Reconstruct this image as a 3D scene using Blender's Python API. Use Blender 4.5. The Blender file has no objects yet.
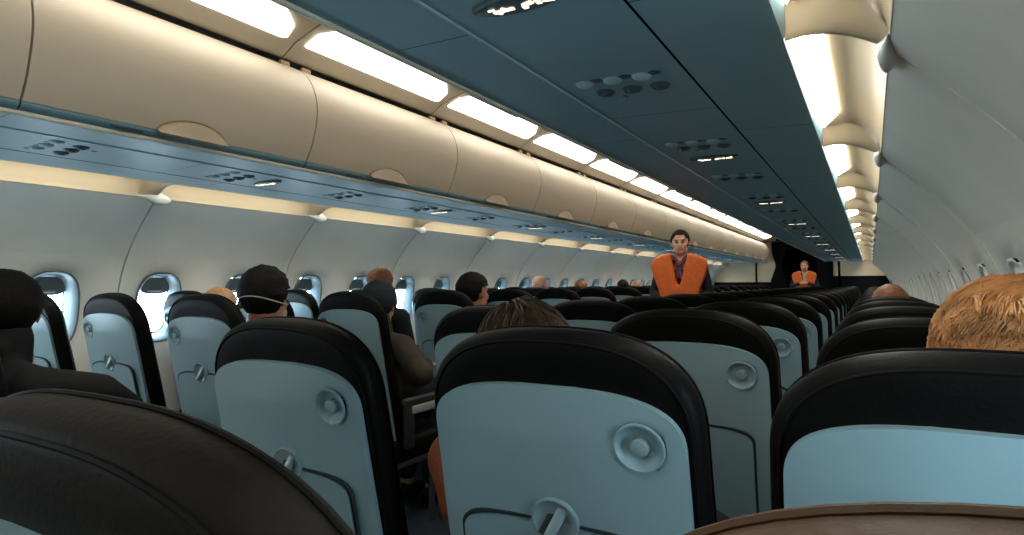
import bpy, bmesh, math, random
from mathutils import Vector, Matrix, Euler, noise
PI = math.pi
random.seed(7)
SC = bpy.context.scene
COL = SC.collection

# ------------------------------------------------------------------ layout constants
CX, CZ = 1.574, 1.20             # eye position across the cabin / above the floor
Y0, Y1 = -2.5, 16.6
PITCH = 1.08                     # sidewall panel module
SEAM_L, SEAM_R = 1.84, 1.387
PITCH_R = 1.155
ROW = 0.735
COLS = (0.60, 1.165, 1.70)
COLS_R = (0.610, 1.171, 1.670); COLS_L = (0.54, 1.155, 1.725)       # aisle, middle, window seat centres
H = lambda h: CZ + h

# ------------------------------------------------------------------ materials
def mat(name, col, rough=0.5, var=0.06, scale=12.0, bump=0.0, bscale=60.0, emit=0.0, ecol=None, spec=0.5, metal=0.0, coat=0.0, stretch=None):
    m = bpy.data.materials.new(name); m.use_nodes = True
    nt = m.node_tree; b = nt.nodes['Principled BSDF']
    b.inputs['Roughness'].default_value = rough
    b.inputs['Metallic'].default_value = metal
    b.inputs['Specular IOR Level'].default_value = spec
    b.inputs['Coat Weight'].default_value = coat
    tc = nt.nodes.new('ShaderNodeTexCoord')
    src = tc.outputs['Object']
    if stretch:
        mp = nt.nodes.new('ShaderNodeMapping'); mp.inputs['Scale'].default_value = stretch
        nt.links.new(src, mp.inputs['Vector']); src = mp.outputs['Vector']
    n = nt.nodes.new('ShaderNodeTexNoise'); n.inputs['Scale'].default_value = scale; n.inputs['Detail'].default_value = 3
    nt.links.new(src, n.inputs['Vector'])
    r = nt.nodes.new('ShaderNodeValToRGB')
    lo = [max(0, c*(1-var)) for c in col]; hi = [min(1, c*(1+var)) for c in col]
    r.color_ramp.elements[0].color = (*lo, 1); r.color_ramp.elements[1].color = (*hi, 1)
    r.color_ramp.elements[0].position = 0.3; r.color_ramp.elements[1].position = 0.7
    nt.links.new(n.outputs['Fac'], r.inputs['Fac']); nt.links.new(r.outputs['Color'], b.inputs['Base Color'])
    if bump:
        n2 = nt.nodes.new('ShaderNodeTexNoise'); n2.inputs['Scale'].default_value = bscale; n2.inputs['Detail'].default_value = 4
        nt.links.new(src, n2.inputs['Vector'])
        bp = nt.nodes.new('ShaderNodeBump'); bp.inputs['Strength'].default_value = bump; bp.inputs['Distance'].default_value = 0.004
        nt.links.new(n2.outputs['Fac'], bp.inputs['Height']); nt.links.new(bp.outputs['Normal'], b.inputs['Normal'])
    if emit:
        b.inputs['Emission Color'].default_value = (*(ecol or col), 1); b.inputs['Emission Strength'].default_value = emit
    return m

M = {}
M['sidewall'] = mat('sidewall_plastic', (.86, .86, .80), .42, .03, 5)
M['cove'] = mat('cove_plastic', (.50, .395, .26), .5, .03, 6)
M['bin'] = mat('bin_door_plastic', (.63, .545, .42), .45, .02, 4)
M['bin_edge'] = mat('bin_handle_rim_plastic', (.36, .24, .13), .5)
M['latch'] = mat('bin_latch_plastic', (.60, .48, .34), .45, .03, 6)
M['rail'] = mat('rail_plastic', (.48, .43, .34), .45, .03, 5)
M['psu'] = mat('service_panel_plastic', (.235, .415, .48), .42, .04, 5, spec=.45)
M['lip'] = mat('bin_lip_plastic', (.17, .31, .37), .35, .05, 5)
M['trimline'] = mat('trim_line_plastic', (.80, .76, .62), .4)
M['cap'] = mat('bracket_cap_plastic', (.46, .47, .44), .4)
M['dark'] = mat('dark_gap', (.006, .006, .006), .9, spec=.03)
M['ceil'] = mat('ceiling_plastic', (.70, .66, .58), .5, .03, 5)
M['carpet'] = mat('carpet', (.02, .03, .045), .95, .4, 90, .6, 220)
M['leather'] = mat('black_leather', (.0042, .0044, .0041), .50, .25, 14, .18, 190, spec=.10)
M['leather_warm_lit'] = mat('black_leather_warm_lit', (.060, .030, .011), .55, .25, 14, .25, 190, spec=.3)  # black seat leather with warm cabin light put into its colour
M['leather_faint_lit'] = mat('black_leather_faint_lit', (.0085, .0065, .0042), .55, .25, 14, .18, 190, spec=.10)  # same black leather, a fainter warm light put into its colour
M['piping'] = mat('black_piping', (.005, .005, .0045), .55, spec=.1)
M['shell'] = mat('seat_shell_plastic', (.255, .405, .455), .36, .03, 8, .05, 400)
M['tray'] = mat('tray_plastic', (.245, .39, .44), .36, .03, 8, .05, 400)
M['button'] = mat('hook_button_plastic', (.26, .38, .42), .25)
M['groove'] = mat('tray_gap', (.02, .03, .035), .7)
M['seatframe'] = mat('seat_frame_metal', (.12, .13, .14), .4, metal=.6)
M['armrest'] = mat('armrest_plastic', (.03, .033, .036), .5)
M['arm_end'] = mat('armrest_side_plastic', (.45, .48, .47), .45)
M['light'] = mat('ceiling_light_diffuser', (.9, .9, .9), .5, emit=3.7, ecol=(1.0, .95, .86))
M['covelight'] = mat('cove_light_diffuser', (.9, .9, .9), .5, emit=15.0, ecol=(1.0, .95, .86))
M['pane'] = mat('daylight_pane', (.8, .9, 1.0), .3, emit=18.0, ecol=(.62, .83, 1.0))
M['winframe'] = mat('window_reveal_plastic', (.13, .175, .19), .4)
M['shade'] = mat('window_shade_plastic', (.22, .25, .26), .5)
M['icon'] = mat('sign_icon_glow', (1, .85, .6), .5, emit=1.5, ecol=(1.0, .84, .62))
M['lamp'] = mat('reading_lamp_lens', (.40, .56, .62), .3)
M['vent'] = mat('air_vent_plastic', (.055, .10, .12), .4)
M['bulk'] = mat('bulkhead_laminate', (.82, .68, .46), .5, .04, 5)
M['black'] = mat('dark_laminate', (.007, .007, .008), .8, spec=.08)
M['curtain'] = mat('dark_curtain_cloth', (.008, .007, .008), .9, .3, 40, spec=.05, stretch=(8, 8, 1))
M['skin'] = mat('skin_light', (.66, .39, .28), .5, .08, 30, .08, 200)
M['skin2'] = mat('skin_ruddy', (.50, .24, .14), .5, .1, 30, .08, 200)
M['orange'] = mat('orange_vest_fabric', (.95, .19, .03), .6, .08, 25, .15, 150)
M['uniform'] = mat('navy_uniform_cloth', (.014, .015, .022), .8, .2, 40)
M['blackcloth'] = mat('black_cloth', (.008, .008, .009), .85, .2, 30, .2, 120)
M['navy'] = mat('navy_hoodie_cloth', (.015, .024, .035), .85, .2, 30, .2, 120)
M['khaki'] = mat('brown_jacket_cloth', (.045, .033, .022), .8, .2, 25, .3, 60)
M['rust'] = mat('rust_knit', (.32, .085, .025), .85, .2, 60, .4, 160)
M['plum'] = mat('striped_scarf', (.10, .03, .06), .6, .9, 60)
M['pale'] = mat('pale_scarf', (.6, .52, .42), .7, .1, 60)
M['eye'] = mat('eye_dark', (.03, .02, .018), .2)
M['lips'] = mat('lips', (.42, .14, .11), .5)
M['strap'] = mat('white_elastic', (.62, .62, .60), .7)
M['mask'] = mat('pale_face_mask', (.55, .60, .60), .7)
M['hair_black'] = mat('black_hair', (.006, .005, .0045), .7, .4, 50, .5, 130, spec=.2)
M['hair_brown'] = mat('brown_hair', (.075, .036, .017), .45, .5, 50, .5, 130)
M['hair_ginger'] = mat('ginger_hair', (.60, .31, .125), .45, .35, 26, .5, 130)
M['hair_auburn'] = mat('auburn_hair', (.20, .065, .022), .5, .3, 40, .5, 130)
M['hair_sandy'] = mat('sandy_hair', (.42, .21, .085), .5, .3, 40, .5, 130)
M['hair_grey'] = mat('grey_hair', (.20, .20, .19), .5, .3, 40, .5, 130)
M['bag'] = mat('dark_bag_cloth', (.012, .010, .010), .85)
M['mark'] = mat('placard_print', (.018, .035, .045), .6)
M['belt'] = mat('blue_seat_belt', (.06, .14, .20), .6)

# ------------------------------------------------------------------ mesh helpers
def link(name, bm, m, parent=None, smooth=True, loc=None):
    me = bpy.data.meshes.new(name)
    bmesh.ops.recalc_face_normals(bm, faces=bm.faces)
    bm.to_mesh(me); bm.free()
    for p in me.polygons: p.use_smooth = smooth
    for mm in (m if isinstance(m, (list, tuple)) else [m]): me.materials.append(mm)
    o = bpy.data.objects.new(name, me); COL.objects.link(o)
    if loc is not None: o.location = loc
    if parent is not None: o.parent = parent
    if smooth:
        try: me.set_sharp_from_angle(angle=math.radians(42))
        except Exception: pass
    return o
def tag(o, label=None, cat=None, group=None, kind=None):
    if label: o['label'] = label
    if cat: o['category'] = cat
    if group: o['group'] = group
    if kind: o['kind'] = kind
    return o
def empty(name, loc, label, cat, group=None, rot=(0, 0, 0)):
    o = bpy.data.objects.new(name, None); COL.objects.link(o)
    o.location = loc; o.rotation_euler = rot; o.empty_display_size = .1
    return tag(o, label, cat, group)
def copy_tree(o, parent=None):
    c = o.copy(); COL.objects.link(c)
    if parent is not None: c.parent = parent
    for ch in list(o.children): copy_tree(ch, c)
    return c
def struct(name, bm, m, smooth=True): return tag(link(name, bm, m, None, smooth), kind='structure')

def grid(bm, rows, close_u=False, close_v=False, mi=0):
    """rows: list of lists of points -> quads"""
    vs = [[bm.verts.new(p) for p in r] for r in rows]
    n = len(vs); k = len(vs[0])
    for i in range(n if close_v else n-1):
        for j in range(k if close_u else k-1):
            a, b, c, d = vs[i][j], vs[i][(j+1) % k], vs[(i+1) % n][(j+1) % k], vs[(i+1) % n][j]
            try:
                f = bm.faces.new((a, b, c, d)); f.material_index = mi
            except ValueError: pass
    return vs
def box(bm, c, s, mi=0, rot=None):
    r = bmesh.ops.create_cube(bm, size=1.0)
    for v in r['verts']:
        p = Vector((v.co.x*s[0], v.co.y*s[1], v.co.z*s[2]))
        if rot is not None: p = rot @ p
        v.co = p + Vector(c)
    for f in {f for v in r['verts'] for f in v.link_faces}: f.material_index = mi
def rbox(bm, c, s, r=.02, seg=3, mi=0, rot=None):
    b2 = bmesh.new(); bmesh.ops.create_cube(b2, size=1.0)
    for v in b2.verts: v.co = Vector((v.co.x*s[0], v.co.y*s[1], v.co.z*s[2]))
    bmesh.ops.bevel(b2, geom=list(b2.edges), offset=min(r, .49*min(s)), segments=seg, profile=.5, affect='EDGES')
    mp = {}
    for v in b2.verts:
        p = rot @ v.co if rot is not None else v.co
        mp[v] = bm.verts.new(p + Vector(c))
    for f in b2.faces:
        g = bm.faces.new([mp[v] for v in f.verts]); g.material_index = mi
    b2.free()
def tube(bm, pts, r, n=8, closed=False, mi=0):
    pts = [Vector(p) for p in pts]; rows = []; k = len(pts)
    for i, p in enumerate(pts):
        if closed: t = (pts[(i+1) % k]-pts[i-1])
        else: t = pts[min(i+1, k-1)]-pts[max(i-1, 0)]
        t.normalize()
        a = t.cross(Vector((0, 0, 1)) if abs(t.z) < .9 else Vector((0, 1, 0))).normalized(); b = t.cross(a)
        rr = r[i] if isinstance(r, (list, tuple)) else r
        rows.append([p + (a*math.cos(2*PI*j/n)+b*math.sin(2*PI*j/n))*rr for j in range(n)])
    vs = grid(bm, rows, close_u=True, close_v=closed, mi=mi)
    if not closed:
        for e in (vs[0], vs[-1]):
            try: bm.faces.new(e).material_index = mi
            except ValueError: pass
def lathe(bm, prof, c, axis='Y', n=24, mi=0, sx=1.0):
    """prof: (r, depth) list; depth along axis"""
    rows = []
    for r, d in prof:
        row = []
        for j in range(n):
            a = 2*PI*j/n; u, v = r*math.cos(a)*sx, r*math.sin(a)
            p = {'Y': (u, d, v), 'Z': (u, v, d), 'X': (d, u, v)}[axis]
            row.append(Vector(c)+Vector(p))
        rows.append(row)
    vs = grid(bm, rows, close_u=True, mi=mi)
    for e in (vs[0], vs[-1]):
        try: bm.faces.new(e).material_index = mi
        except ValueError: pass
def ellip(bm, c, r, rot=None, u=20, v=14):
    res = bmesh.ops.create_uvsphere(bm, u_segments=u, v_segments=v, radius=1.0)
    for w in res['verts']:
        p = Vector((w.co.x*r[0], w.co.y*r[1], w.co.z*r[2]))
        if rot is not None: p = rot @ p
        w.co = p + Vector(c)
def capsule(bm, p0, r0, p1, r1, n=14):
    p0, p1 = Vector(p0), Vector(p1); t = p1-p0; L = max(t.length, 1e-5); t = t/L
    a = t.cross(Vector((0, 0, 1)) if abs(t.z) < .9 else Vector((0, 1, 0))).normalized(); b = t.cross(a)
    rows = []
    for k in range(5):
        th = PI/2*(k+.15)/5.0
        rows.append([p0 - t*r0*math.cos(th) + (a*math.cos(2*PI*j/n)+b*math.sin(2*PI*j/n))*r0*math.sin(th) for j in range(n)])
    for s in (0, .5, 1):
        r = r0+(r1-r0)*s
        rows.append([p0+t*L*s + (a*math.cos(2*PI*j/n)+b*math.sin(2*PI*j/n))*r for j in range(n)])
    for k in range(4, -1, -1):
        th = PI/2*(k+.15)/5.0
        rows.append([p1 + t*r1*math.cos(th) + (a*math.cos(2*PI*j/n)+b*math.sin(2*PI*j/n))*r1*math.sin(th) for j in range(n)])
    vs = grid(bm, rows, close_u=True)
    bm.faces.new(vs[0]); bm.faces.new(vs[-1])
def extrude_profile(bm, prof, ya, yb, sx=1, ny=1, mi=0, wrap=0.0):
    """prof: [(w,z)] ; sheet from ya to yb; wrap = edges rolled back by that much (outwards)"""
    rows = []
    for i in range(ny+1):
        y = ya+(yb-ya)*i/ny
        rows.append([(sx*w, y, z) for w, z in prof])
    return grid(bm, rows, mi=mi)
def catmull(pts, n):
    out = []
    P = [pts[0]]+list(pts)+[pts[-1]]
    segs = len(pts)-1
    for s in range(segs):
        p0, p1, p2, p3 = (Vector(p) for p in P[s:s+4])
        for k in range(n):
            t = k/n
            out.append(.5*((2*p1)+(-p0+p2)*t+(2*p0-5*p1+4*p2-p3)*t*t+(-p0+3*p1-3*p2+p3)*t**3))
    out.append(Vector(pts[-1]))
    return [tuple(v) for v in out]

# ------------------------------------------------------------------ sidewalls with window openings
WALL = catmull([(1.612, H(.444)), (1.69, H(.372)), (1.775, H(.285)), (1.855, H(.185)), (1.915, H(.085)), (1.955, H(-.03)), (1.98, H(-.18)), (1.985, H(-.40)), (1.98, H(-.72)), (1.965, H(-1.0)), (1.94, H(-1.2))], 5)
# arc length table
SL = [0.0]
for a, b in zip(WALL, WALL[1:]): SL.append(SL[-1]+math.hypot(b[0]-a[0], b[1]-a[1]))
def wall_at(s):
    s = min(max(s, 0), SL[-1])
    for i in range(len(SL)-1):
        if s <= SL[i+1]:
            t = (s-SL[i])/(SL[i+1]-SL[i]); a, b = WALL[i], WALL[i+1]
            return (a[0]+(b[0]-a[0])*t, a[1]+(b[1]-a[1])*t)
    return WALL[-1]
def wall_normal(s):
    a, b = wall_at(s-.01), wall_at(s+.01); dx, dz = b[0]-a[0], b[1]-a[1]; L = math.hypot(dx, dz)
    return (-dz/L, dx/L)      # outward (w grows)
def s_of_z(z):
    for i in range(len(WALL)-1):
        if WALL[i][1] >= z >= WALL[i+1][1]:
            return SL[i]+(SL[i+1]-SL[i])*(WALL[i][1]-z)/(WALL[i][1]-WALL[i+1][1])
S_WIN = s_of_z(H(-.125)); WHW, WHH = .130, .200
def rr_loop(hw, hh, n, p=2.7):
    out = []
    for j in range(n):
        a = 2*PI*(j+.0)/n; c, s = math.cos(a), math.sin(a)
        out.append((hw*math.copysign(abs(c)**(2/p), c), hh*math.copysign(abs(s)**(2/p), s)))
    return out
def rect_loop(hw, hh, n):
    out = []; q = n//4      # starts half way up one side so that the corners fall on samples
    for j in range(n):
        i, f = divmod(j+q//2, q); f = f/q*2-1; i %= 4
        out.append([(hw, f*hh), (-f*hw, hh), (-hw, -f*hh), (f*hw, -hh)][i])
    return out
def P3(sx, y, s, off=0.0):
    w, z = wall_at(s); nx, nz = wall_normal(s)
    return (sx*(w+nx*off), y, z+nz*off)

win_count = [0]
def build_wall(side, sx, seam0):
    PITCH = PITCH_R if sx > 0 else globals()['PITCH']
    wy = -.09 if sx < 0 else 0
    bm = bmesh.new()
    sA, sB = S_WIN-.30, S_WIN+.30
    k0 = math.floor((Y0-seam0)/PITCH); ks = range(k0, math.ceil((Y1-seam0)/PITCH))
    g = .0045
    N = 56
    upper = [sA*i/9 for i in range(10)]; lower = [sB+(SL[-1]-sB)*i/10 for i in range(11)]
    centres = []
    for k in ks:
        ya, yb = seam0+k*PITCH+g, seam0+(k+1)*PITCH-g
        for ss in (upper, lower):
            rows = []
            for (y, off) in ((ya, .02), (ya, 0), ((ya+yb)/2, 0), (yb, 0), (yb, .02)):
                rows.append([P3(sx, y, s, off) for s in ss])
            grid(bm, rows)
        ym = (ya+yb)/2
        ym += wy
        for (c0, c1) in ((ya, ym), (ym, yb)):
            c = (c0+c1)/2; hw = (c1-c0)/2
            loops = [rect_loop(hw, (sB-sA)/2, N), [(a*.5+b*.5, e*.5+f*.5) for (a, e), (b, f) in zip(rect_loop(hw, (sB-sA)/2, N), rr_loop(WHW+.03, WHH+.03, N))], rr_loop(WHW+.012, WHH+.012, N), rr_loop(WHW, WHH, N)]
            offs = (0, 0, 0, .006)
            rows = [[P3(sx, c+u, S_WIN+v, o) for u, v in L] for L, o in zip(loops, offs)]
            grid(bm, rows, close_u=True)
            centres.append(c)
        rows = []   # panel edge returns in the window band
        for yy in (ya, yb):
            grid(bm, [[P3(sx, yy, sA+(sB-sA)*i/10, 0) for i in range(11)], [P3(sx, yy, sA+(sB-sA)*i/10, .02) for i in range(11)]])
    struct('wall_'+side, bm, M['sidewall'])
    bm = bmesh.new()    # dark insulation blanket behind the panels; unseen closers added above against light leaks
    grid(bm, [[P3(sx, y, SL[-1]*i/30, .075) for i in range(31)] for y in (Y0, Y1)])
    grid(bm, [[(sx*1.668, y, H(.50)), (sx*1.75, y, H(.62)), (sx*2.11, y, H(1.21))] for y in (Y0, Y1)])
    grid(bm, [[(sx*1.668, y, H(.50)), P3(sx, y, 0, .075)] for y in (Y0, Y1)])
    struct('trim_%d' % (11 if sx < 0 else 12), bm, M['dark'])
    for c in centres:
        if c < Y0: continue
        win_count[0] += 1
        root = bpy.data.objects.new('window_%d' % win_count[0], None); COL.objects.link(root)
        root.location = P3(sx, c, S_WIN); tag(root, kind='structure')
        L = Vector(root.location)
        def loop(hw, hh, off, dv=0.0): return [Vector(P3(sx, c+u, S_WIN+v+dv, off))-L for u, v in rr_loop(hw, hh, 40)]
        b = bmesh.new()   # reveal: bezel then funnel to the glass
        grid(b, [loop(WHW+.004, WHH+.004, -.004), loop(WHW-.004, WHH-.004, -.005), loop(WHW-.012, WHH-.012, .002), loop(WHW-.026, WHH-.026, .030), loop(WHW-.042, WHH-.044, .060), loop(WHW-.048, WHH-.052, .062)], close_u=True)
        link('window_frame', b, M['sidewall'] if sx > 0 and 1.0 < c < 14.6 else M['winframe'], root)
        b = bmesh.new()
        lp = loop(WHW-.040, WHH-.042, .064); lq = loop(WHW-.040, WHH-.042, .069)
        vs = grid(b, [lp, lq], close_u=True); b.faces.new(vs[0]); b.faces.new(vs[1])
        link('pane', b, M['pane'], root)
        closed = sx > 0 and 1.0 < c < 14.6     # these shades are pulled down
        b = bmesh.new(); rows = []; hh = WHH-.047 if closed else .045
        for off in ((.005, .010) if closed else (.053, .057)):
            rows.append([Vector(P3(sx, c+u, S_WIN+v+(0 if closed else -(WHH-.047)+hh), off))-L for u, v in [((WHW-(.014 if closed else .043))*a, (hh+(.033 if closed else 0))*e) for a, e in rr_loop(1, 1, 40, 2.7 if closed else 3.2)]])
        vs = grid(b, rows, close_u=True); b.faces.new(vs[0]); b.faces.new(vs[1])
        sh = link('window_shade', b, M['sidewall'] if closed else M['shade'], root)
        b = bmesh.new(); p = Vector(P3(sx, c, S_WIN+(WHH-.06 if closed else -WHH+.115), .004 if closed else .050))-L
        rbox(b, p, (.012, .085, .016), .005, 2)
        link('shade_handle', b, M['shade'], sh)
build_wall('left', -1, SEAM_L)
build_wall('right', 1, SEAM_R)

# ------------------------------------------------------------------ floor, ceiling, end walls
bm = bmesh.new(); box(bm, (0, (Y0+Y1)/2, -.02), (3.9, Y1-Y0+.6, .04)); struct('floor', bm, M['carpet'], False)
bm = bmesh.new()
extrude_profile(bm, [(-.46, H(1.128)), (-.42, H(1.118)), (-.3, H(1.135)), (0, H(1.145)), (.3, H(1.135)), (.42, H(1.118)), (.46, H(1.128))], Y0, Y1, 1, 1)
extrude_profile(bm, [(-2.1, H(1.2)), (2.1, H(1.2))], Y0-.1, Y1+.1)
struct('ceiling', bm, M['ceil'])
bm = bmesh.new(); box(bm, (0, Y0-.05, 1.2), (4.2, .1, 2.5)); struct('wall_back', bm, M['bulk'], False)

# ------------------------------------------------------------------ overhead rows on both sides
DOOR = catmull([(.613, H(.552)), (.575, H(.625)), (.545, H(.742)), (.555, H(.84)), (.605, H(.93)), (.68, H(.982))], 6)
def overhead(side, sx, seam):
    n = 1 if sx < 0 else 2
    # service channel under the bins: three strips with a groove and a raised seam between them
    bm = bmesh.new()
    k0 = math.floor((Y0-seam)/PITCH)
    strips = [[(.652, H(.5205)), (.72, H(.520)), (.8625, H(.5175))], [(.8705, H(.5165)), (1.05, H(.512)), (1.1975, H(.507))], [(1.2045, H(.506)), (1.33, H(.502)), (1.410, H(.4985)), (1.425, H(.502)), (1.430, H(.52)), (1.430, H(.575))]]
    for si, st in enumerate(strips):
        for k in range(k0, math.ceil((Y1-seam)/PITCH)):
            ya, yb = seam+k*PITCH+.0013, seam+(k+1)*PITCH-.0013
            if si == 1: ya, yb = ya-.31, yb-.31
            extrude_profile(bm, st, max(ya, Y0), min(yb, Y1), sx)
    struct('trim_%d' % n, bm, M['psu'])
    bm = bmesh.new()
    extrude_profile(bm, [(.655, H(.527)), (1.40, H(.512))], Y0, Y1, sx); struct('trim_%d' % (n+2), bm, M['dark'])
    bm = bmesh.new()
    tube(bm, [(sx*.8665, Y0, H(.5165)), (sx*.8665, Y1, H(.5165))], .0042, 6); struct('trim_%d' % (n+4), bm, mat_ridge)
    bm = bmesh.new()   # beige bead along the aisle edge of the channel
    tube(bm, [(sx*.645, Y0, H(.5205)), (sx*.645, Y1, H(.5205))], .0085, 8); struct('trim_%d' % (n+6), bm, M['trimline'])
    # cove above the sidewall
    bm = bmesh.new()
    prof = catmull([(1.430, H(.568)), (1.49, H(.572)), (1.545, H(.560)), (1.588, H(.520)), (1.606, H(.468)), (1.609, H(.4475)), (1.6125, H(.4440)), (1.618, H(.447))], 4)
    extrude_profile(bm, prof, Y0, Y1, sx, 1); struct('trim_%d' % (n+8), bm, M['cove'])
    for k in range(k0, math.ceil((Y1-seam)/PITCH)):
        ya, yb = seam+k*PITCH, seam+(k+1)*PITCH
        if ya < Y0 or yb > Y1+.4: continue
        yield k, ya, yb

mat_ridge = mat('seam_ridge_plastic', (.36, .56, .62), .35)
ORD = ['first', 'second', 'third', 'fourth', 'fifth', 'sixth', 'seventh', 'eighth', 'ninth', 'tenth', 'eleventh', 'twelfth', 'thirteenth', 'fourteenth', 'fifteenth', 'sixteenth', 'seventeenth', 'eighteenth', 'nineteenth', 'twentieth', 'twenty-first', 'twenty-second', 'twenty-third']

def proto_bin(sx, L):
    """one bin, origin at (0, near seam, 0); spans 0..L in y"""
    root = empty('overhead_bin', (0, 0, 0), 'x', 'overhead bin')
    bm = bmesh.new(); g = .0035
    rows = []
    inner = [(w+.02, z) for w, z in DOOR]
    for y in (g, L/2, L-g): rows.append([(sx*w, y, z) for w, z in DOOR])
    grid(bm, rows)
    for y in (g, L-g): grid(bm, [[(sx*w, y, z) for w, z in DOOR], [(sx*(w+.03), y, z) for w, z in DOOR]])
    grid(bm, [[(sx*DOOR[0][0], y, DOOR[0][1]) for y in (g, L-g)], [(sx*(DOOR[0][0]+.05), y, DOOR[0][1]+.01) for y in (g, L-g)]])
    grid(bm, [[(sx*DOOR[-1][0], y, DOOR[-1][1]) for y in (g, L-g)], [(sx*(DOOR[-1][0]+.04), y, DOOR[-1][1]-.01) for y in (g, L-g)]])
    door = link('door', bm, M['bin'], root)
    # half-moon latch handle at the bottom middle of the door
    bm = bmesh.new(); rows = []; rim = []
    A, B = .135, .044
    for i in range(25):
        u = -1+2*i/24; y = L/2+A*u; hgt = B*math.sqrt(max(0, 1-u*u)); row = []
        for j in range(7):
            t = j/6*hgt/.30
            q = DOOR[0:1][0]; idx = min(t*30, 29.9); a = int(idx); f = idx-a
            w = DOOR[a][0]+(DOOR[a+1][0]-DOOR[a][0])*f; z = DOOR[a][1]+(DOOR[a+1][1]-DOOR[a][1])*f
            o = .024*(1-j/6)**.7+.003
            row.append((sx*(w-o), y, z-.013*(1-j/6)))
        rows.append(row); rim.append(row[-1])
    grid(bm, rows)
    grid(bm, [[r[0] for r in rows], [(r[0][0]+sx*.03, r[0][1], r[0][2]-.002) for r in rows]])
    hd = link('latch_handle', bm, M['latch'], door)
    bm = bmesh.new(); tube(bm, [(p[0], p[1], p[2]) for p in rim], .0035, 6); link('handle_rim', bm, M['bin_edge'], door)
    # lower lip
    bm = bmesh.new()
    lip = catmull([(.655, H(.526)), (.636, H(.527)), (.620, H(.536)), (.614, H(.549)), (.63, H(.556))], 4)
    extrude_profile(bm, lip, .002, L-.002, sx); link('lower_lip', bm, M['lip'], root)
    bm = bmesh.new()   # row placard printed on the lip
    for dy, ww in ((.05, .11),):
        rbox(bm, (sx*.6195, L*.24+dy, H(.5355)), (.004, ww, .010), .001, 1, rot=None)
    link('row_placard', bm, M['mark'], root)
    bm = bmesh.new()   # bin body behind the door
    pr = [(.64, H(.56)), (.70, H(.975)), (1.40, H(.975)), (1.40, H(.56))]
    vs = grid(bm, [[(sx*w, y, z) for w, z in pr] for y in (.002, L-.002)], close_u=True)
    bm.faces.new(vs[0]); bm.faces.new(vs[1]); link('bin_body', bm, M['dark'], root, False)
    for yy in (.06, L-.06):
        bm = bmesh.new(); rbox(bm, (sx*.69, yy, H(.992)), (.02, .05, .022), .004, 2); link('hinge', bm, M['bin_edge'], root)
    return root
def proto_light(sx, L):
    root = empty('ceiling_light', (0, 0, 0), 'x', 'ceiling light')
    bm = bmesh.new(); g = .004
    prof = [(.70, H(1.016)), (.683, H(1.014)), (.668, H(1.022)), (.60, H(1.064)), (.50, H(1.096)), (.43, H(1.117)), (.425, H(1.128))]
    rows = [[(sx*w, y, z) for w, z in prof] for y in (g, L-g)]
    grid(bm, rows)
    for y in (g, L-g): grid(bm, [[(sx*w, y, z) for w, z in prof], [(sx*w, y, z+.02) for w, z in prof]])
    link('frame', bm, M['rail'], root)
    bm = bmesh.new()   # diffuser: long trapezoid, standing just below the frame
    def pt(t, y, d):   # t 0..1 across from the rail to the ceiling
        w, z = .597+(.435-.597)*t, H(1.065)+(H(1.1155)-H(1.065))*t
        return (sx*(w-.003*d), y, z-.008*d)
    ol = [(0, .05), (0, L-.09), (.08, L-.06), (.55, L-.085), (1, L-.19), (1, .10), (.55, .04)]
    va = [bm.verts.new(pt(t, y, 1)) for t, y in ol]; vb = [bm.verts.new(pt(t, y, -.3)) for t, y in ol]
    bm.faces.new(va); k = len(ol)
    for i in range(k): bm.faces.new((va[i], va[(i+1) % k], vb[(i+1) % k], vb[i]))
    link('diffuser', bm, M['light'], root, False)
    return root
def proto_covelight(sx, L):
    root = empty('cove_light', (0, 0, 0), 'x', 'cove light')
    bm = bmesh.new()
    ol = [(1.434, .0), (1.488, .0), (1.488, L-.22), (1.434, L-.03)]
    va = [bm.verts.new((sx*w, y, H(.5660))) for w, y in ol]; vb = [bm.verts.new((sx*w, y, H(.5675))) for w, y in ol]
    bm.faces.new(va)
    for i in range(4): bm.faces.new((va[i], va[(i+1) % 4], vb[(i+1) % 4], vb[i]))
    link('diffuser', bm, M['covelight'], root, False)
    bm = bmesh.new(); box(bm, (sx*1.461, L*.45, H(.590)), (.05, L*.8, .03)); link('housing', bm, M['cove'], root, False)
    return root
def proto_bracket(sx):
    """arched cove rib whose near face slopes up into the cove, with a leaf shaped cap on the sidewall edge"""
    root = empty('cove_bracket', (0, 0, 0), 'x', 'cove bracket')
    bm = bmesh.new()
    ws = [1.428+(1.610-1.428)*i/10 for i in range(11)]
    def low(w):
        t = (w-1.428)/(1.610-1.428); return H(.5005)+(H(.450)-H(.5005))*t**1.6+.012*math.sin(PI*t)
    def top(w):
        t = (w-1.428)/(1.610-1.428); return max(low(w)+.004, H(.572)-(.118)*t**3.2)
    rows = []
    for i in range(9):
        t = i/8; e = t*t*(3-2*t)
        rows.append([(sx*w, -(.03+.065*min(1, max(0, (w-1.47)/.06)))*(1-t)-.004*t, top(w)+(low(w)-top(w))*e) for w in ws])
    rows.append([(sx*w, .0, low(w)+.002) for w in ws])
    rows.append([(sx*w, .003, low(w)+.010) for w in ws])
    rows.append([(sx*w, .002, top(w)+.002) for w in ws])
    grid(bm, rows); link('rib', bm, M['cove'], root)
    bm = bmesh.new(); rows = []
    for i in range(13):
        t = -1+2*i/12; r = max(.0015, (1-abs(t))**.75*(1+.55*t))*.024; sh = 1.0+.25*t
        rows.append([(sx*(1.607+r*.75*math.cos(2*PI*j/14)), .0+t*.085-.008, H(.445)+r*1.4*sh*math.sin(2*PI*j/14)-.004*t) for j in range(14)])
    vs = grid(bm, rows, close_u=True); bm.faces.new(vs[0]); bm.faces.new(vs[-1])
    link('end_cap', bm, M['cap'], root)
    return root

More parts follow.
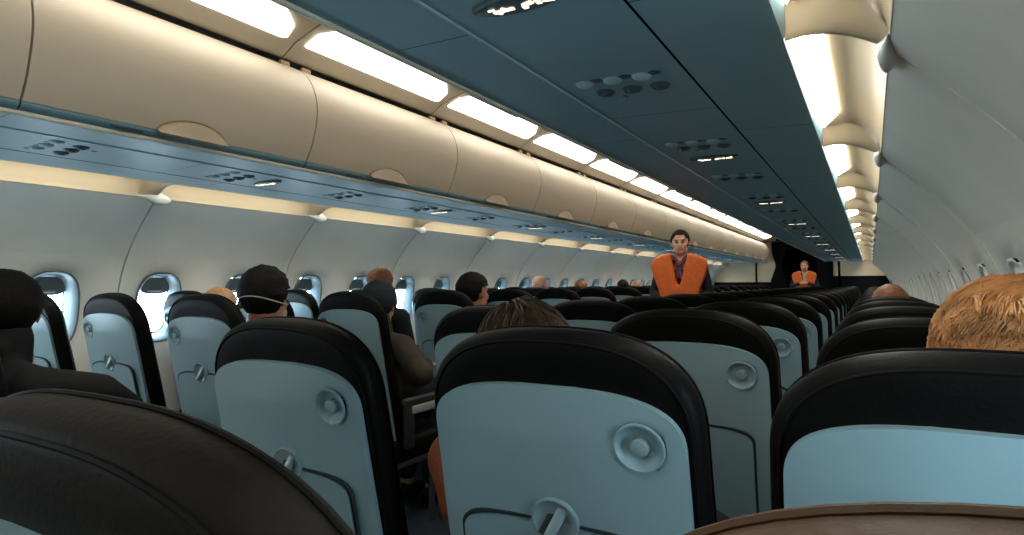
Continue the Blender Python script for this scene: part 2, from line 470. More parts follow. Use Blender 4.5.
PSU_Z = lambda w: H(.5175)-(w-.867)*.0315
def proto_unit(sx):
    """reading lights, air nozzles and call buttons for one seat row"""
    root = empty('passenger_service_unit', (0, 0, 0), 'x', 'service unit')
    for i, w in enumerate((.945, 1.02, 1.095)):
        z = PSU_Z(w)
        bm = bmesh.new(); lathe(bm, [(.024, .001), (.024, -.003), (.020, -.007), (.010, -.011), (.003, -.012)], (sx*w, -.035, z), 'Z', 18); link('reading_light', bm, M['lamp'], root)
        bm = bmesh.new(); lathe(bm, [(.016, .001), (.016, -.002), (.010, -.003), (.002, -.003)], (sx*(w+.035), -.045, z), 'Z', 14); link('call_button', bm, M['vent'], root)
        bm = bmesh.new(); lathe(bm, [(.027, .001), (.027, -.003), (.021, -.008), (.015, -.004), (.010, -.012), (.002, -.013)], (sx*(w+.02), .055, z), 'Z', 20); link('air_vent', bm, M['vent'], root)
    bm = bmesh.new(); rbox(bm, (sx*1.0, .115, PSU_Z(1.0)), (.012, .02, .004), .0015, 1); link('speaker_slot', bm, M['vent'], root)
    return root
def proto_sign(sx):
    root = empty('lit_cabin_sign', (0, 0, 0), 'x', 'lit sign')
    w0 = 1.03; z = PSU_Z(w0)
    bm = bmesh.new()
    def lens(k, dz):
        out = []
        for j in range(28):
            a = 2*PI*j/28; c, s = math.cos(a), math.sin(a)
            out.append((sx*(w0+.098*k*math.copysign(abs(c)**1.15, c)), .034*k*math.copysign(abs(s)**1.0, s), z-dz-(sx*0)))
        return out
    vs = grid(bm, [lens(1, -.002), lens(1, .004), lens(.93, .008), lens(.5, .010)], close_u=True); bm.faces.new(vs[-1])
    link('sign_plate', bm, M['vent'], root)
    bm = bmesh.new()   # cigarette-like bar icon with a smoke curl
    zz = z-.0112
    rbox(bm, (sx*(w0-.036), .002, zz), (.034, .010, .002), .0006, 1); rbox(bm, (sx*(w0-.014), .002, zz), (.008, .010, .002), .0006, 1)
    rbox(bm, (sx*(w0-.036), .002, zz), (.008, .026, .002), .0006, 1, rot=Matrix.Rotation(.7, 3, 'Z')); rbox(bm, (sx*(w0-.052), -.009, zz), (.014, .005, .002), .0006, 1)
    link('no_smoking_icon', bm, M['icon'], root, False)
    bm = bmesh.new()   # two belt halves and the buckle
    for s in (-1, 1):
        rbox(bm, (sx*(w0+.040+s*.020), s*.002, zz), (.022, .012, .002), .0006, 1, rot=Matrix.Rotation(.25*s, 3, 'Z'))
        rbox(bm, (sx*(w0+.040+s*.030), -s*.008, zz), (.010, .012, .002), .0006, 1)
    rbox(bm, (sx*(w0+.040), 0, zz), (.010, .018, .002), .0006, 1)
    link('seat_belt_icon', bm, M['icon'], root, False)
    return root

for side, sx, seam in (('left', -1, SEAM_L+.095), ('right', 1, 1.06)):
    pb, pl = proto_bin(sx, PITCH), proto_light(sx, PITCH)
    for k, ya, yb in overhead(side, sx, seam):
        pass
    cs = SEAM_L if sx < 0 else SEAM_R
    n = 0; first = True
    for k in range(-5, 16):
        ya = seam+k*PITCH
        if ya < Y0-.02 or ya+PITCH > Y1+.2: continue
        b = pb if first else copy_tree(pb); l = pl if first else copy_tree(pl); first = False
        b.location.y = ya; l.location.y = ya-.075 if sx < 0 else ya
        far = ya+PITCH
        vis = far > (0.3 if sx < 0 else .9)
        if vis: o = ORD[n]; n += 1
        else: o = 'still nearer behind the camera' 
        if sx < 0:
            b['label'] = 'cream overhead bin with half-moon latch, %s along the far wall counting from the camera' % o if vis else 'cream overhead bin on the far wall behind the camera'
            l['label'] = 'bright ceiling light above the cream bins, %s counting from the camera' % o if vis else 'bright ceiling light above the cream bins behind the camera'
        else:
            b['label'] = 'overhead bin above the right-hand seats, latch under its edge, %s counting from the camera' % o if vis else 'overhead bin above the right-hand seats behind the camera'
            l['label'] = 'ceiling light hidden above the right-hand bins, %s counting from the camera' % o if vis else 'ceiling light above the right-hand bins behind the camera'
        b['group'] = 'overhead bins along the %s side' % side; l['group'] = 'ceiling lights along the %s side' % side
    CP = PITCH if sx < 0 else PITCH_R
    pc, pr = proto_covelight(sx, CP), proto_bracket(sx)
    n = 0; first = True
    for k in range(-5, 16):
        ya = cs+k*CP
        if ya < Y0-.02 or ya+CP > Y1+.3: continue
        c = pc if first else copy_tree(pc); r = pr if first else copy_tree(pr); first = False
        c.location.y = ya; r.location.y = ya
        vis = ya+CP > .9
        if vis: o = ORD[n]; n += 1
        where = 'window wall of the far side' if sx < 0 else 'right-hand wall'
        c['label'] = 'white cove light strip above the %s, %s from the camera' % (where, o) if vis else 'white cove light strip above the %s behind the camera' % where
        r['label'] = 'beige cove rib with leaf-shaped cap, %s, %s from the camera' % (where, o) if vis else 'beige arched cove rib above the %s behind the camera' % where
        c['group'] = 'cove lights along the %s wall' % side; r['group'] = 'cove ribs along the %s wall' % side
    pu, ps = proto_unit(sx), proto_sign(sx)
    if sx > 0: units = [.72+.79*i for i in range(19)]; units[1] = 1.50; signs = [.965+1.60*i for i in range(10)]
    else: units = [1.13+.72*i for i in range(20)]; signs = [2.06+1.44*i for i in range(10)]
    for i, y in enumerate(units):
        u = pu if i == 0 else copy_tree(pu); u.location.y = y
        u['label'] = 'cluster of reading lights and air nozzles under the %s bins, %s from the camera' % ('cream far' if sx < 0 else 'right-hand', ORD[i])
        u['group'] = 'service units along the %s side' % side
    for i, y in enumerate(signs):
        u = ps if i == 0 else copy_tree(ps); u.location.y = y
        u['label'] = 'glowing two-icon sign on dark oval plate under the %s bins, %s from the camera' % ('cream far' if sx < 0 else 'right-hand', ORD[i])
        u['group'] = 'lit signs along the %s side' % side

# ------------------------------------------------------------------ seats
LEAN = math.radians(12)
TOPV = .7055
def BK(u, v, d):     # across, up along the reclined back, forward from its rear face
    return (u, .145 - v*math.sin(LEAN) + d*math.cos(LEAN), .44 + v*math.cos(LEAN) + d*math.sin(LEAN))
def half_width(v, hw, top, hh, n, flare=.0):
    """half width of the rounded-top outline at height v"""
    w = hw + flare*(1-min(1, max(0, v/(top-hh))))
    if v <= top-hh: return w
    t = min(1, (v-(top-hh))/hh)
    return hw*max(0, 1-t**n)**(1/n)
def outline(hw, top, hh, n, bot, flare, inset=0, N=18):
    pts = []
    hw, top, bot = hw-inset, top-inset, bot+inset
    hh = max(.02, hh-inset*.5)
    vs = [bot + (top-hh-bot)*i/6 for i in range(6)]
    right = [(half_width(v, hw, top, hh, n, flare), v) for v in vs]
    for i in range(N+1):
        a = PI/2*i/N
        right.append((hw*math.cos(a)**(2/n), top-hh+hh*math.sin(a)**(2/n)))
    left = [(-u, v) for u, v in reversed(right[:-1])]
    return right+left
def panel_grid(bm, hw, top, hh, n, bot, flare, dfun, nu=34, nv=52, side=.012):
    rows = []
    for j in range(nv+1):
        t = j/nv
        v = bot+(top-bot)*(1-(1-t)**1.8)
        w = max(.004, half_width(min(v, top-.0004), hw, top, hh, n, flare))
        rows.append([(w*(-1+2*i/nu), v) for i in range(nu+1)])
    grid(bm, [[BK(u, v, dfun(u, v)) for u, v in r] for r in rows])
    rim = [r[0] for r in rows]+rows[-1][1:-1]+[r[-1] for r in reversed(rows)]+list(reversed(rows[0][1:-1]))
    grid(bm, [[BK(u, v, dfun(u, v)) for u, v in rim], [BK(u, v, dfun(u, v)+side) for u, v in rim]], close_u=True)
def lathe_back(bm, c, prof, n=32, caps=True):
    rows = [[BK(c[0]+r*math.cos(2*PI*j/n), c[1]+r*math.sin(2*PI*j/n), d) for j in range(n)] for r, d in prof]
    vs = grid(bm, rows, close_u=True)
    if caps:
        for e in (vs[0], vs[-1]): bm.faces.new(e)
def make_seat(s):
    """s = +1: coat hook on the window side of the right-hand block, -1: mirrored"""
    root = empty('airplane_seat', (0, 0, 0), 'x', 'airline seat')
    HOOK = (s*.132, .560); HR = .029
    # black leather back, wrapping round the shell
    bm = bmesh.new()
    prm = (.208, TOPV, .150, 2.7, 0.0, .010)
    layers = [(.045, .004), (.022, .0035), (.010, .007), (.003, .015), (0, .028), (.003, .044), (.012, .059), (.030, .071), (.055, .077)]
    loops = [[BK(u, v, d) for u, v in outline(*prm[:6], inset=i)] for i, d in layers]
    vs = grid(bm, loops, close_u=True); bm.faces.new(list(reversed(vs[0]))); bm.faces.new(vs[-1])
    back = link('backrest', bm, M['leather'], root)
    bm = bmesh.new()
    for ins, d in ((.013, .0052), (.003, .047)):
        o = outline(*prm, inset=ins); tube(bm, [BK(u, v, d) for u, v in o], .0022, 6)
    link('piping', bm, M['piping'], back)
    # grey-blue plastic shell on the back
    bm = bmesh.new()
    def dsh(u, v):
        d = -.006 - .010*(1-min(1, abs(u)/.19)**2.5)*min(1, max(0, (.637-v)/.08))
        e = (.18-abs(u)); 
        r = math.hypot(u-HOOK[0], v-HOOK[1])
        if r < HR: d += .016*min(1, (HR-r)/.006)
        lr = math.hypot(u-LATCH[0], v-LATCH[1])
        if lr < .031: d += .010*min(1, (.031-lr)/.008)
        return d
    LATCH = (s*.005, .432)
    panel_grid(bm, .189, .630, .085, 3.0, .02, .009, dsh)
    shell = link('back_shell', bm, M['shell'], root)
    bm = bmesh.new()
    lathe_back(bm, HOOK, [(.0340, -.0120), (.0335, -.0163), (.0312, -.0163), (.0262, -.0085), (.018, -.0045), (.012, -.0040)], caps=False)
    link('hook_dish', bm, M['shell'], shell); bm = bmesh.new()
    lathe_back(bm, HOOK, [(.0125, -.003), (.0125, -.012), (.0105, -.0155), (.004, -.017)])
    link('coat_hook', bm, M['button'], shell)
    # folded tray table with its turn latch
    bm = bmesh.new()
    o = outline(.156, .432, .05, 3.6, .10, 0); o2 = outline(.151, .427, .048, 3.6, .105, 0); o3 = outline(.146, .422, .046, 3.6, .110, 0)
    def dt(u, v):
        lr = math.hypot(u-LATCH[0], v-LATCH[1]); return .013*min(1, (.031-lr)/.006) if lr < .031 else 0
    L = [[BK(u, v, -.012) for u, v in o], [BK(u, v, -.0185+dt(u, v)) for u, v in o]]
    vs = grid(bm, L, close_u=True, mi=1)
    vs2 = grid(bm, [[BK(u, v, -.0175+dt(u, v)) for u, v in o], [BK(u, v, -.0175+dt(u, v)) for u, v in o2]], close_u=True, mi=1)
    # plate as rows so the latch dish can sink into it
    rows = []
    for j in range(21):
        t = j/20; v = .105+(.427-.105)*(1-(1-t)**1.7)
        w = max(.004, half_width(min(v, .4268), .151, .427, .048, 3.6))
        rows.append([BK(w*(-1+2*i/26), v, -.0205+dt(w*(-1+2*i/26), v)) for i in range(27)])
    grid(bm, rows)
    tray = link('tray_table', bm, [M['tray'], M['groove']], root)
    bm = bmesh.new()
    lathe_back(bm, LATCH, [(.0362, -.012), (.0360, -.0218), (.0335, -.0225), (.031, -.0185), (.020, -.0150), (.002, -.0145)], caps=False)
    R3 = Matrix.Rotation(-LEAN, 3, 'X') @ Matrix.Rotation(math.radians(24), 3, 'Y')
    rbox(bm, BK(LATCH[0]+.002, LATCH[1]-.001, -.0195), (.0165, .012, .060), .005, 3, rot=R3)
    rbox(bm, BK(LATCH[0]-.010, LATCH[1]+.003, -.0155), (.010, .003, .054), .001, 2, mi=1, rot=R3)
    link('tray_latch', bm, [M['button'], M['groove']], root)
    # cushion, arm rests, frame
    bm = bmesh.new(); rbox(bm, (0, .33, .41), (.44, .44, .12), .04, 4); link('seat_cushion', bm, M['leather'], root)
    for sd in (-s,):
        bm = bmesh.new()
        x = sd*.250
        rbox(bm, (x, .30, .635), (.034, .34, .04), .012, 3, mi=0); rbox(bm, (x, .17, .53), (.03, .06, .2), .01, 2, mi=0)
        rbox(bm, (x, .30, .600), (.036, .26, .045), .012, 3, mi=1)
        link('armrest', bm, [M['armrest'], M['arm_end']], root)
    for yy in (.18, .46):
        bm = bmesh.new()
        for sd in (-1, 1): pass
        tube(bm, [(-.16, yy, .0), (-.16, yy, .36)], .016, 8); link('leg', bm, M['seatframe'], root)
        bm = bmesh.new(); tube(bm, [(.16, yy, .0), (.16, yy, .36)], .016, 8); link('leg', bm, M['seatframe'], root)
    bm = bmesh.new(); rbox(bm, (0, .32, .345), (.42, .36, .03), .01, 2); link('seat_pan_frame', bm, M['seatframe'], root)
    return root
protoR, protoL = make_seat(1), make_seat(-1)
used = {1: False, -1: False}
COLNAME = ('aisle', 'middle', 'window')
R_HOOK, L_HOOK = .800, 1.385
def seat_y(sx, r):
    if sx > 0:
        if r == 0: return R_HOOK-.0275-.605
        return R_HOOK-.0275+ROW*(r-1)
    return L_HOOK-.0275+ROW*(r-2)
SPECIAL = {}
def place_seat(sx, c, r, label):
    p = protoR if sx > 0 else protoL
    s = p if not used[sx] else copy_tree(p); used[sx] = True
    s.location = ((COLS_R if sx > 0 else COLS_L)[c]*sx, seat_y(sx, r), 0)
    if sx < 0: s.scale = (1, 1, 1.026)
    elif c == 0: s.scale = (1.04, 1, 1)
    elif c == 2: s.scale = (1, 1, .992)
    if sx < 0 and c == 2: s.location.y -= .05
    if r == 0: s.location.x -= .022 if c == 1 else 0; s.scale = (1.14 if c == 1 else 1, 1, .9925 if c == 1 else 1.003)
    if r == 0:  # warm light on the nearest backs is painted into their leather colour
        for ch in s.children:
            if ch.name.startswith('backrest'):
                ch.data = ch.data.copy(); ch.data.materials[0] = M['leather_faint_lit' if c == 1 else 'leather_warm_lit']
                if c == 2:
                    for g in ch.children: g.data = g.data.copy(); g.data.materials[0] = M['leather_warm_lit']
    s['label'] = label
    s['group'] = 'seats in the %s column of the %s block' % (COLNAME[c], 'near' if sx > 0 else 'far')
    return s
NR = 20
hints = {
 (1, 1, 0): 'black leather seat top filling the lower left corner, closest to the camera',
 (1, 2, 0): 'brown-lit black seat top poking up at the bottom edge, right under the camera',
 (1, 1, 1): 'large grey-backed seat in the centre with tray latch showing, nearest complete seat back',
 (1, 0, 1): 'grey-backed seat one place left of the central seat, bordering the aisle',
 (1, 2, 1): 'black-topped grey seat in front of the camera with the ginger-haired passenger in it',
 (1, 1, 2): 'grey-backed seat right behind the central seat, coat hook and tray visible on its side',
 (1, 0, 2): 'seat whose black top is half hidden by the brown-haired woman',
 (-1, 0, 1): 'seat at the left picture edge behind the dark-haired passenger in black',
 (-1, 0, 2): 'aisle seat across the aisle occupied by the man with white mask elastic',
 (-1, 1, 2): 'blue-lit grey middle seat across the aisle, beside the oval window',
 (-1, 2, 2): 'window seat across the aisle half hidden behind the dark-haired passenger in black',
 (-1, 2, 3): 'window seat across the aisle in front of the sandy-haired head',
 (-1, 0, 3): 'aisle seat across the aisle holding the hooded passenger in the brown jacket',
 (-1, 0, 4): 'aisle seat across the aisle behind the dark-haired man in profile',
}
for sx in (1, -1):
    for c in range(3):
        n = 0
        for r in range(0 if sx > 0 else 1, NR+1):
            if sx > 0 and r == 0 and c == 0: continue
            if sx < 0 and r == 1 and c > 0: continue
            if seat_y(sx, r) > Y1-1.3: continue
            n += 1
            lab = hints.get((sx, c, r))
            if not lab:
                blk = 'of the right-hand block' if sx > 0 else 'across the aisle'
                lab = 'grey-backed airline seat, %s column %s, %s seat from the camera' % (COLNAME[c], blk, ORD[n-1])
            place_seat(sx, c, r, lab)

# ------------------------------------------------------------------ people
def remesh(bm, voxel, smooth_it=4):
    """fuse overlapping lumps into one continuous skin"""
    me = bpy.data.meshes.new('tmp'); bmesh.ops.recalc_face_normals(bm, faces=bm.faces); bm.to_mesh(me); bm.free()
    o = bpy.data.objects.new('tmp', me); COL.objects.link(o)
    md = o.modifiers.new('r', 'REMESH'); md.mode = 'VOXEL'; md.voxel_size = voxel; md.use_smooth_shade = True
    ms = o.modifiers.new('s', 'SMOOTH'); ms.factor = .5; ms.iterations = smooth_it
    dg = bpy.context.evaluated_depsgraph_get(); ev = o.evaluated_get(dg)
    m2 = bpy.data.meshes.new_from_object(ev)
    bpy.data.objects.remove(o); bpy.data.meshes.remove(me)
    for p in m2.polygons: p.use_smooth = True
    return m2
def link_mesh(name, me, m, parent):
    me.name = name; me.materials.clear(); me.materials.append(m)
    o = bpy.data.objects.new(name, me); COL.objects.link(o); o.parent = parent
    return o
def head_lumps(bm, T, child=1.0):
    """T maps head coordinates (face +Y, centre of the skull) into the person's frame"""
    R = T.to_3x3()
    def E(c, r): ellip(bm, T @ Vector(c), r, R)
    def K(a, ra, b, rb): capsule(bm, T @ Vector(a), ra, T @ Vector(b), rb)
    E((0, -.012, .030), (.077, .096, .086)); E((0, .028, -.040), (.060, .062, .075)); E((0, .066, -.090), (.027, .022, .020))
    K((0, .086, .008), .009, (0, .106, -.028), .013); K((-.013, .090, -.032), .008, (.013, .090, -.032), .008)
    K((-.040, .074, .022), .010, (.040, .074, .022), .010)
    for s in (-1, 1):
        E((s*.040, .062, -.024), (.023, .022, .022)); E((s*.079, -.006, -.006), (.010, .019, .032)); E((s*.050, .018, -.070), (.016, .034, .022))
    K((-.018, .084, -.060), .0075, (.018, .084, -.060), .0075)
def hair_cap(T, thick=.011, line=.050, nape=-.075, sides=.02, seed=1, amp=.004, back=1.0):
    """shell over the skull: hairline LINE forward, down to NAPE at the back"""
    bm = bmesh.new(); R = (.077+thick, .096+thick*back, .086+thick); c = Vector((0, -.012, .030))
    U, V = 44, 30; vs = []
    for j in range(V+1):
        th = PI*j/V*.86
        row = []
        for i in range(U):
            ph = 2*PI*i/U
            d = Vector((math.sin(th)*math.cos(ph), math.sin(th)*math.sin(ph), math.cos(th)))
            p = c+Vector((d.x*R[0], d.y*R[1], d.z*R[2]))
            nz = noise.noise(d*5+Vector((seed, 0, 0)))*amp+noise.noise(d*14+Vector((0, seed, 0)))*amp*.6
            p += d*nz
            row.append(p)
        vs.append(row)
    bv = [[bm.verts.new(T @ p) for p in r] for r in vs]
    def keep(p):
        if p.z > .085: return p.y < line+.03
        if p.z > .045: return p.y < line
        if p.z > -.005: return p.y < sides
        return p.y < -.020 and p.z > nape
    for j in range(V):
        for i in range(U):
            q = [vs[j][i], vs[j][(i+1) % U], vs[j+1][(i+1) % U], vs[j+1][i]]
            ctr = sum(q, Vector())/4
            if keep(ctr):
                f = [bv[j][i], bv[j][(i+1) % U], bv[j+1][(i+1) % U], bv[j+1][i]]
                try: bm.faces.new(f)
                except ValueError: pass
    bmesh.ops.remove_doubles(bm, verts=bm.verts, dist=.0002)
    loose = [v for v in bm.verts if not v.link_faces]; bmesh.ops.delete(bm, geom=loose, context='VERTS')
    be = [e for e in bm.edges if len(e.link_faces) == 1]
    ret = bmesh.ops.extrude_edge_only(bm, edges=be)
    C = T @ c
    for g in ret['geom']:
        if isinstance(g, bmesh.types.BMVert): g.co = C+(g.co-C)*.84
    return bm
def strands(bm, T, n, length, comb, thick=.0011, lo=-.07, seed=3, ymax=.05, lift=.012, shell=.010, wave=.006, clump=16):
    """combed locks over a cap: each strand a thin tapered ribbon of three sides"""
    rnd = random.Random(seed); R = Vector((.077+shell, .096+shell, .086+shell)); c = Vector((0, -.012, .030))
    def surf(d): return c+Vector((d.x*R.x, d.y*R.y, d.z*R.z))
    cnt = 0
    while cnt < n:
        d = Vector((rnd.gauss(0, 1), rnd.gauss(0, 1), rnd.gauss(0, 1))).normalized(); p = surf(d)
        if p.z < lo or p.y > ymax: continue
        cnt += 1
        # flow: away from the crown, down and along COMB
        cell = Vector((round(d.x*clump)/clump, round(d.y*clump)/clump, round(d.z*clump)/clump))
        nv = Vector((noise.noise(cell*6+Vector((seed, 0, 0))), noise.noise(cell*6+Vector((0, seed, 4))), noise.noise(cell*6+Vector((7, 0, seed)))))
        pts = []; q = p.copy(); L = length*rnd.uniform(.6, 1.2); k = 6; ph = rnd.uniform(0, 6)
        for i in range(k):
            t = i/(k-1)
            nrm = Vector(((q.x-c.x)/R.x**2, (q.y-c.y)/R.y**2, (q.z-c.z)/R.z**2)).normalized()
            pts.append(T @ (q+nrm*(lift*math.sin(PI*min(1, t*.9))*(.4+.8*rnd.random()*.5)+nv.x*.004)))
            f = Vector(comb)+Vector((0, 0, -1.0))*(.4+t)+nv*1.1+Vector((q.x*3, q.y*2, 0))
            f = f-nrm*f.dot(nrm)
            if f.length < 1e-4: f = Vector((1, 0, 0))
            f.normalize()
            q = q+f*(L/k)+nrm.cross(f)*math.sin(ph+t*5)*wave*.3
            dd = Vector(((q.x-c.x)/R.x, (q.y-c.y)/R.y, (q.z-c.z)/R.z))
            if dd.length < 1 and q.z > -.03: q = c+Vector((dd.normalized().x*R.x, dd.normalized().y*R.y, dd.normalized().z*R.z))
        tube(bm, pts, [thick*1.0, thick*1.3, thick*1.3, thick*1.1, thick*.8, thick*.25], 3)
def hand(bm, wrist, dirv, palm_n, side=1, curl=.5, sc=1.0):
    """palm with four unequal fingers and a thumb leaving its side"""
    d = Vector(dirv).normalized(); nrm = Vector(palm_n).normalized(); nrm = (nrm-d*nrm.dot(d)).normalized(); s = d.cross(nrm)*side
    w = Vector(wrist)
    for o in (-.026, -.009, .009, .026): capsule(bm, w+d*.012*sc+s*o*.75*sc, .014*sc, w+d*.085*sc+s*o*sc, .0125*sc, 10)
    for o, L in ((-.030, .062), (-.010, .075), (.010, .080), (.029, .072)):
        p = w+d*.088*sc+s*o*sc; a = 0
        for q, r in ((.45, .0090), (.32, .0080), (.23, .0070)):
            a += curl*.8; dv = d*math.cos(a)+nrm*math.sin(a); e = p+dv*L*q*sc; capsule(bm, p, r*sc, e, r*.9*sc, 8); p = e
    p = w+d*.030*sc+s*.030*sc
    for L, k in ((.040, .9), (.030, .55)):
        dv = (d*(1.2-k*.4)+s*k+nrm*.35).normalized(); e = p+dv*L*sc; capsule(bm, p, .0105*sc, e, .009*sc, 8); p = e

def T_head(pos, yaw=0, pitch=0, roll=0):
    return Matrix.Translation(Vector(pos)) @ Euler((pitch, roll, yaw), 'XYZ').to_matrix().to_4x4()
def seated(name, label, seat, head, yaw=0, pitch=0, roll=0, hair='hair_black', top='blackcloth', legs='uniform', skin='skin', cap={}, lean=(0, 0), vox=.009, elbow=None, hood=None, sh=.175, group=None, hs=1.0, eo=.03, wx=0):
    """seat = (x, y) of the seat; head = centre of the skull in room coordinates"""
    sxp, syp = seat
    root = empty(name, (sxp, syp+.30, 0), label, 'person', group)
    O = Vector((sxp, syp+.30, 0)); V = lambda *a: Vector(a)-O
    hd = Vector(head)-O
    pel = V(sxp, syp+.405, .625)
    T = T_head(hd, yaw, pitch, roll) @ Matrix.Diagonal((hs, hs, hs, 1))
    nb = hd+Vector((0, -.025, -.155)); nb.x = hd.x*.9
    ch = pel*.35+nb*.65+Vector((0, .022, -.07))
    shl = [nb+Vector((s*sh, .0, -.055)) for s in (-1, 1)]
    el = []
    for s, p in zip((-1, 1), shl):
        e = Vector((p.x+s*eo, p.y+.06, .735)) if not (elbow and s in elbow) else Vector(elbow[s])-O
        el.append(e)
    wr = [Vector((pel.x+wx+s*.07, pel.y+.20, .765)) for s in (-1, 1)]
    kn = [pel+Vector((s*.085, .27, .0)) for s in (-1, 1)]; an = [Vector((k.x, k.y-.04, .105)) for k in kn]
    bm = bmesh.new()
    head_lumps(bm, T)
    capsule(bm, T @ Vector((0, -.02, -.05)), .052, nb, .056)
    capsule(bm, nb, .07, ch, .12); capsule(bm, ch, .12, pel, .115)
    for i, s in enumerate((-1, 1)):
        capsule(bm, nb+Vector((s*.05, 0, -.03)), .05, shl[i], .052); capsule(bm, shl[i], .05, el[i], .040); capsule(bm, el[i], .040, wr[i], .026)
        hand(bm, wr[i], (0, 1, -.15), (0, 0, -1), -s, .35)
        capsule(bm, pel+Vector((s*.08, .02, -.02)), .085, kn[i], .058); capsule(bm, kn[i], .056, an[i], .036)
        capsule(bm, an[i]+Vector((0, -.03, -.05)), .034, an[i]+Vector((0, .15, -.07)), .030)
    body = link_mesh('body', remesh(bm, vox), M[skin], root)
    bm = bmesh.new()
    capsule(bm, nb+Vector((0, -.005, -.02)), .068, ch, .135); capsule(bm, ch, .137, pel, .130)
    for i, s in enumerate((-1, 1)):
        capsule(bm, nb+Vector((s*.05, 0, -.035)), .062, shl[i], .068); capsule(bm, shl[i], .066, el[i], .056); capsule(bm, el[i], .055, wr[i]*.85+el[i]*.15, .042)
    if hood:
        Rh = T.to_3x3()
        capsule(bm, T @ Vector((0, -.028, -.085)), .078, nb, .088)
        ellip(bm, nb+Vector((0, -.03, .05)), (.10, .065, .065)); ellip(bm, nb+Vector((-.03, -.01, .03)), (.11, .07, .06))
    link_mesh('top', remesh(bm, vox, 3), M[top], root)
    bm = bmesh.new()
    for i, s in enumerate((-1, 1)):
        capsule(bm, pel+Vector((s*.075, .02, -.015)), .092, kn[i], .066); capsule(bm, kn[i], .064, an[i]+Vector((0, 0, .06)), .056)
        
    link_mesh('trousers', remesh(bm, .014, 2), M[legs], root)
    bm = bmesh.new()
    for i, s in enumerate((-1, 1)):
        capsule(bm, an[i]+Vector((0, -.03, -.045)), .043, an[i]+Vector((0, .16, -.062)), .038)
        link('shoe', bm, M['blackcloth'], root); bm = bmesh.new()
    bm.free()
    if hair:
        hb = hair_cap(T, **cap); ho = link('hair', hb, M[hair], root)
    for s in (-1, 1):
        bm = bmesh.new(); ellip(bm, T @ Vector((s*.030, .0835, .004)), (.011, .007, .0075), T.to_3x3(), 12, 8); link('eye', bm, M['eye'], root)
    bm = bmesh.new(); capsule(bm, T @ Vector((-.018, .0895, -.0605)), .005, T @ Vector((.018, .0895, -.0605)), .005); link('mouth', bm, M['lips'], root)
    return root, T

# camera axes, only used to read positions off the measured layout
CY, SY = math.cos(math.radians(30.07)), math.sin(math.radians(30.07))
G = 'seated passengers'
# passenger in the window seat just ahead
r, T = seated('person', 'person with shaggy ginger hair seen from behind over the window seat ahead', (1.70, seat_y(1, 1)), (1.742, 1.085, 1.074), .10, hair='hair_ginger', top='khaki', cap=dict(thick=.014, line=.05, sides=.035, nape=-.09), group=G, sh=.13, eo=0)
bm = bmesh.new(); strands(bm, T, 9000, .06, (-.55, -.15, -.2), thick=.0009, seed=5, lo=-.085, shell=.013, lift=.012, clump=7); link('hair_lock', bm, M['strand_ginger'] if 'strand_ginger' in M else M['hair_ginger'], r)
# brown-haired passenger ahead of the central seat
r, T = seated('person', 'person with long brown hair, top of head showing over the central seat', (1.165, seat_y(1, 1)), (.955, 1.13, 1.034), .15, hair='hair_brown', top='rust', skin='skin', cap=dict(thick=.012, line=.06, sides=.05, nape=-.12), elbow={-1: (.905, .99, .78), 1: (1.19, 1.12, .76)}, wx=-.10, group=G)
bm = bmesh.new(); strands(bm, T, 4500, .12, (.0, .1, -.5), thick=.0009, seed=9, lo=-.1, shell=.012, lift=.006, clump=8); link('hair_lock', bm, M['hair_brown'], r)
# across the aisle
r, T = seated('person', 'person with black hair and white mask elastic round the back of the head', (-.60, seat_y(-1, 2)), (-.50, 1.635, 1.143), .45, pitch=-.05, hair='hair_black', skin='skin2', cap=dict(thick=.018, line=.06, sides=-.012, nape=-.15, amp=.006), group=G)
bm = bmesh.new()
pts = []
for i in range(25):
    a = PI*(-.02+1.04*i/24); pts.append(T @ Vector((.0965*math.cos(a), -.012-.116*math.sin(a), .012-.028*math.cos(a)**2-.004)))
tube(bm, pts, .0022, 6); link('mask_elastic', bm, M['strap'], r)
bm = bmesh.new(); ellip(bm, T @ Vector((0, .072, -.055)), (.055, .042, .045), T.to_3x3()); link('face_mask', bm, M['mask'], r)
seated('person', 'person in black with dark hair, back turned, beside the oval window at the picture edge', (-.60, seat_y(-1, 1)), (-.735, .875, 1.115), 1.0, hair='hair_black', top='blackcloth', skin='skin2', cap=dict(thick=.019, line=.06, sides=-.012, nape=-.16), elbow={1: (-.50, 1.03, .87)}, sh=.215, hood=True, wx=-.13, group=G)
seated('person', 'person with sandy sunlit hair low beside the window, ahead of the masked passenger', (-1.70, seat_y(-1, 3)), (-1.72, 2.29, 1.058), .2, hair='hair_sandy', top='navy', cap=dict(thick=.012, line=.06, sides=.03, nape=-.1), vox=.011, group=G, sh=.13, eo=0)
seated('person', 'person with short red hair sitting tall in a navy top', (-1.165, seat_y(-1, 4)), (-1.245, 3.13, 1.19), .25, hair='hair_auburn', top='navy', skin='skin2', cap=dict(thick=.009, line=.05, sides=.0, nape=-.05), vox=.011, hood=True, group=G)
r, T = seated('person', 'person in a dark hood and brown jacket, elbow out into the aisle', (-.60, seat_y(-1, 3)), (-.69, 2.50, 1.085), .35, pitch=-.25, hair='navy', top='khaki', hood=True, cap=dict(thick=.020, line=.075, sides=.06, nape=-.17), elbow={1: (-.33, 2.41, .76)}, vox=.011, group=G)
seated('person', 'dark-haired person in profile looking across the cabin, aisle seat', (-.60, seat_y(-1, 4)), (-.565, 3.22, 1.145), -.30, hair='hair_black', top='navy', skin='skin2', cap=dict(thick=.016, line=.06, sides=-.012, nape=-.06), vox=.011, group=G)
seated('person', 'bald sunlit head above the far seat backs below a pink-lit wall', (-1.165, seat_y(-1, 7)), (-1.25, 5.42, 1.165), .3, hair=None, top='navy', skin='skin', vox=.012, group=G)
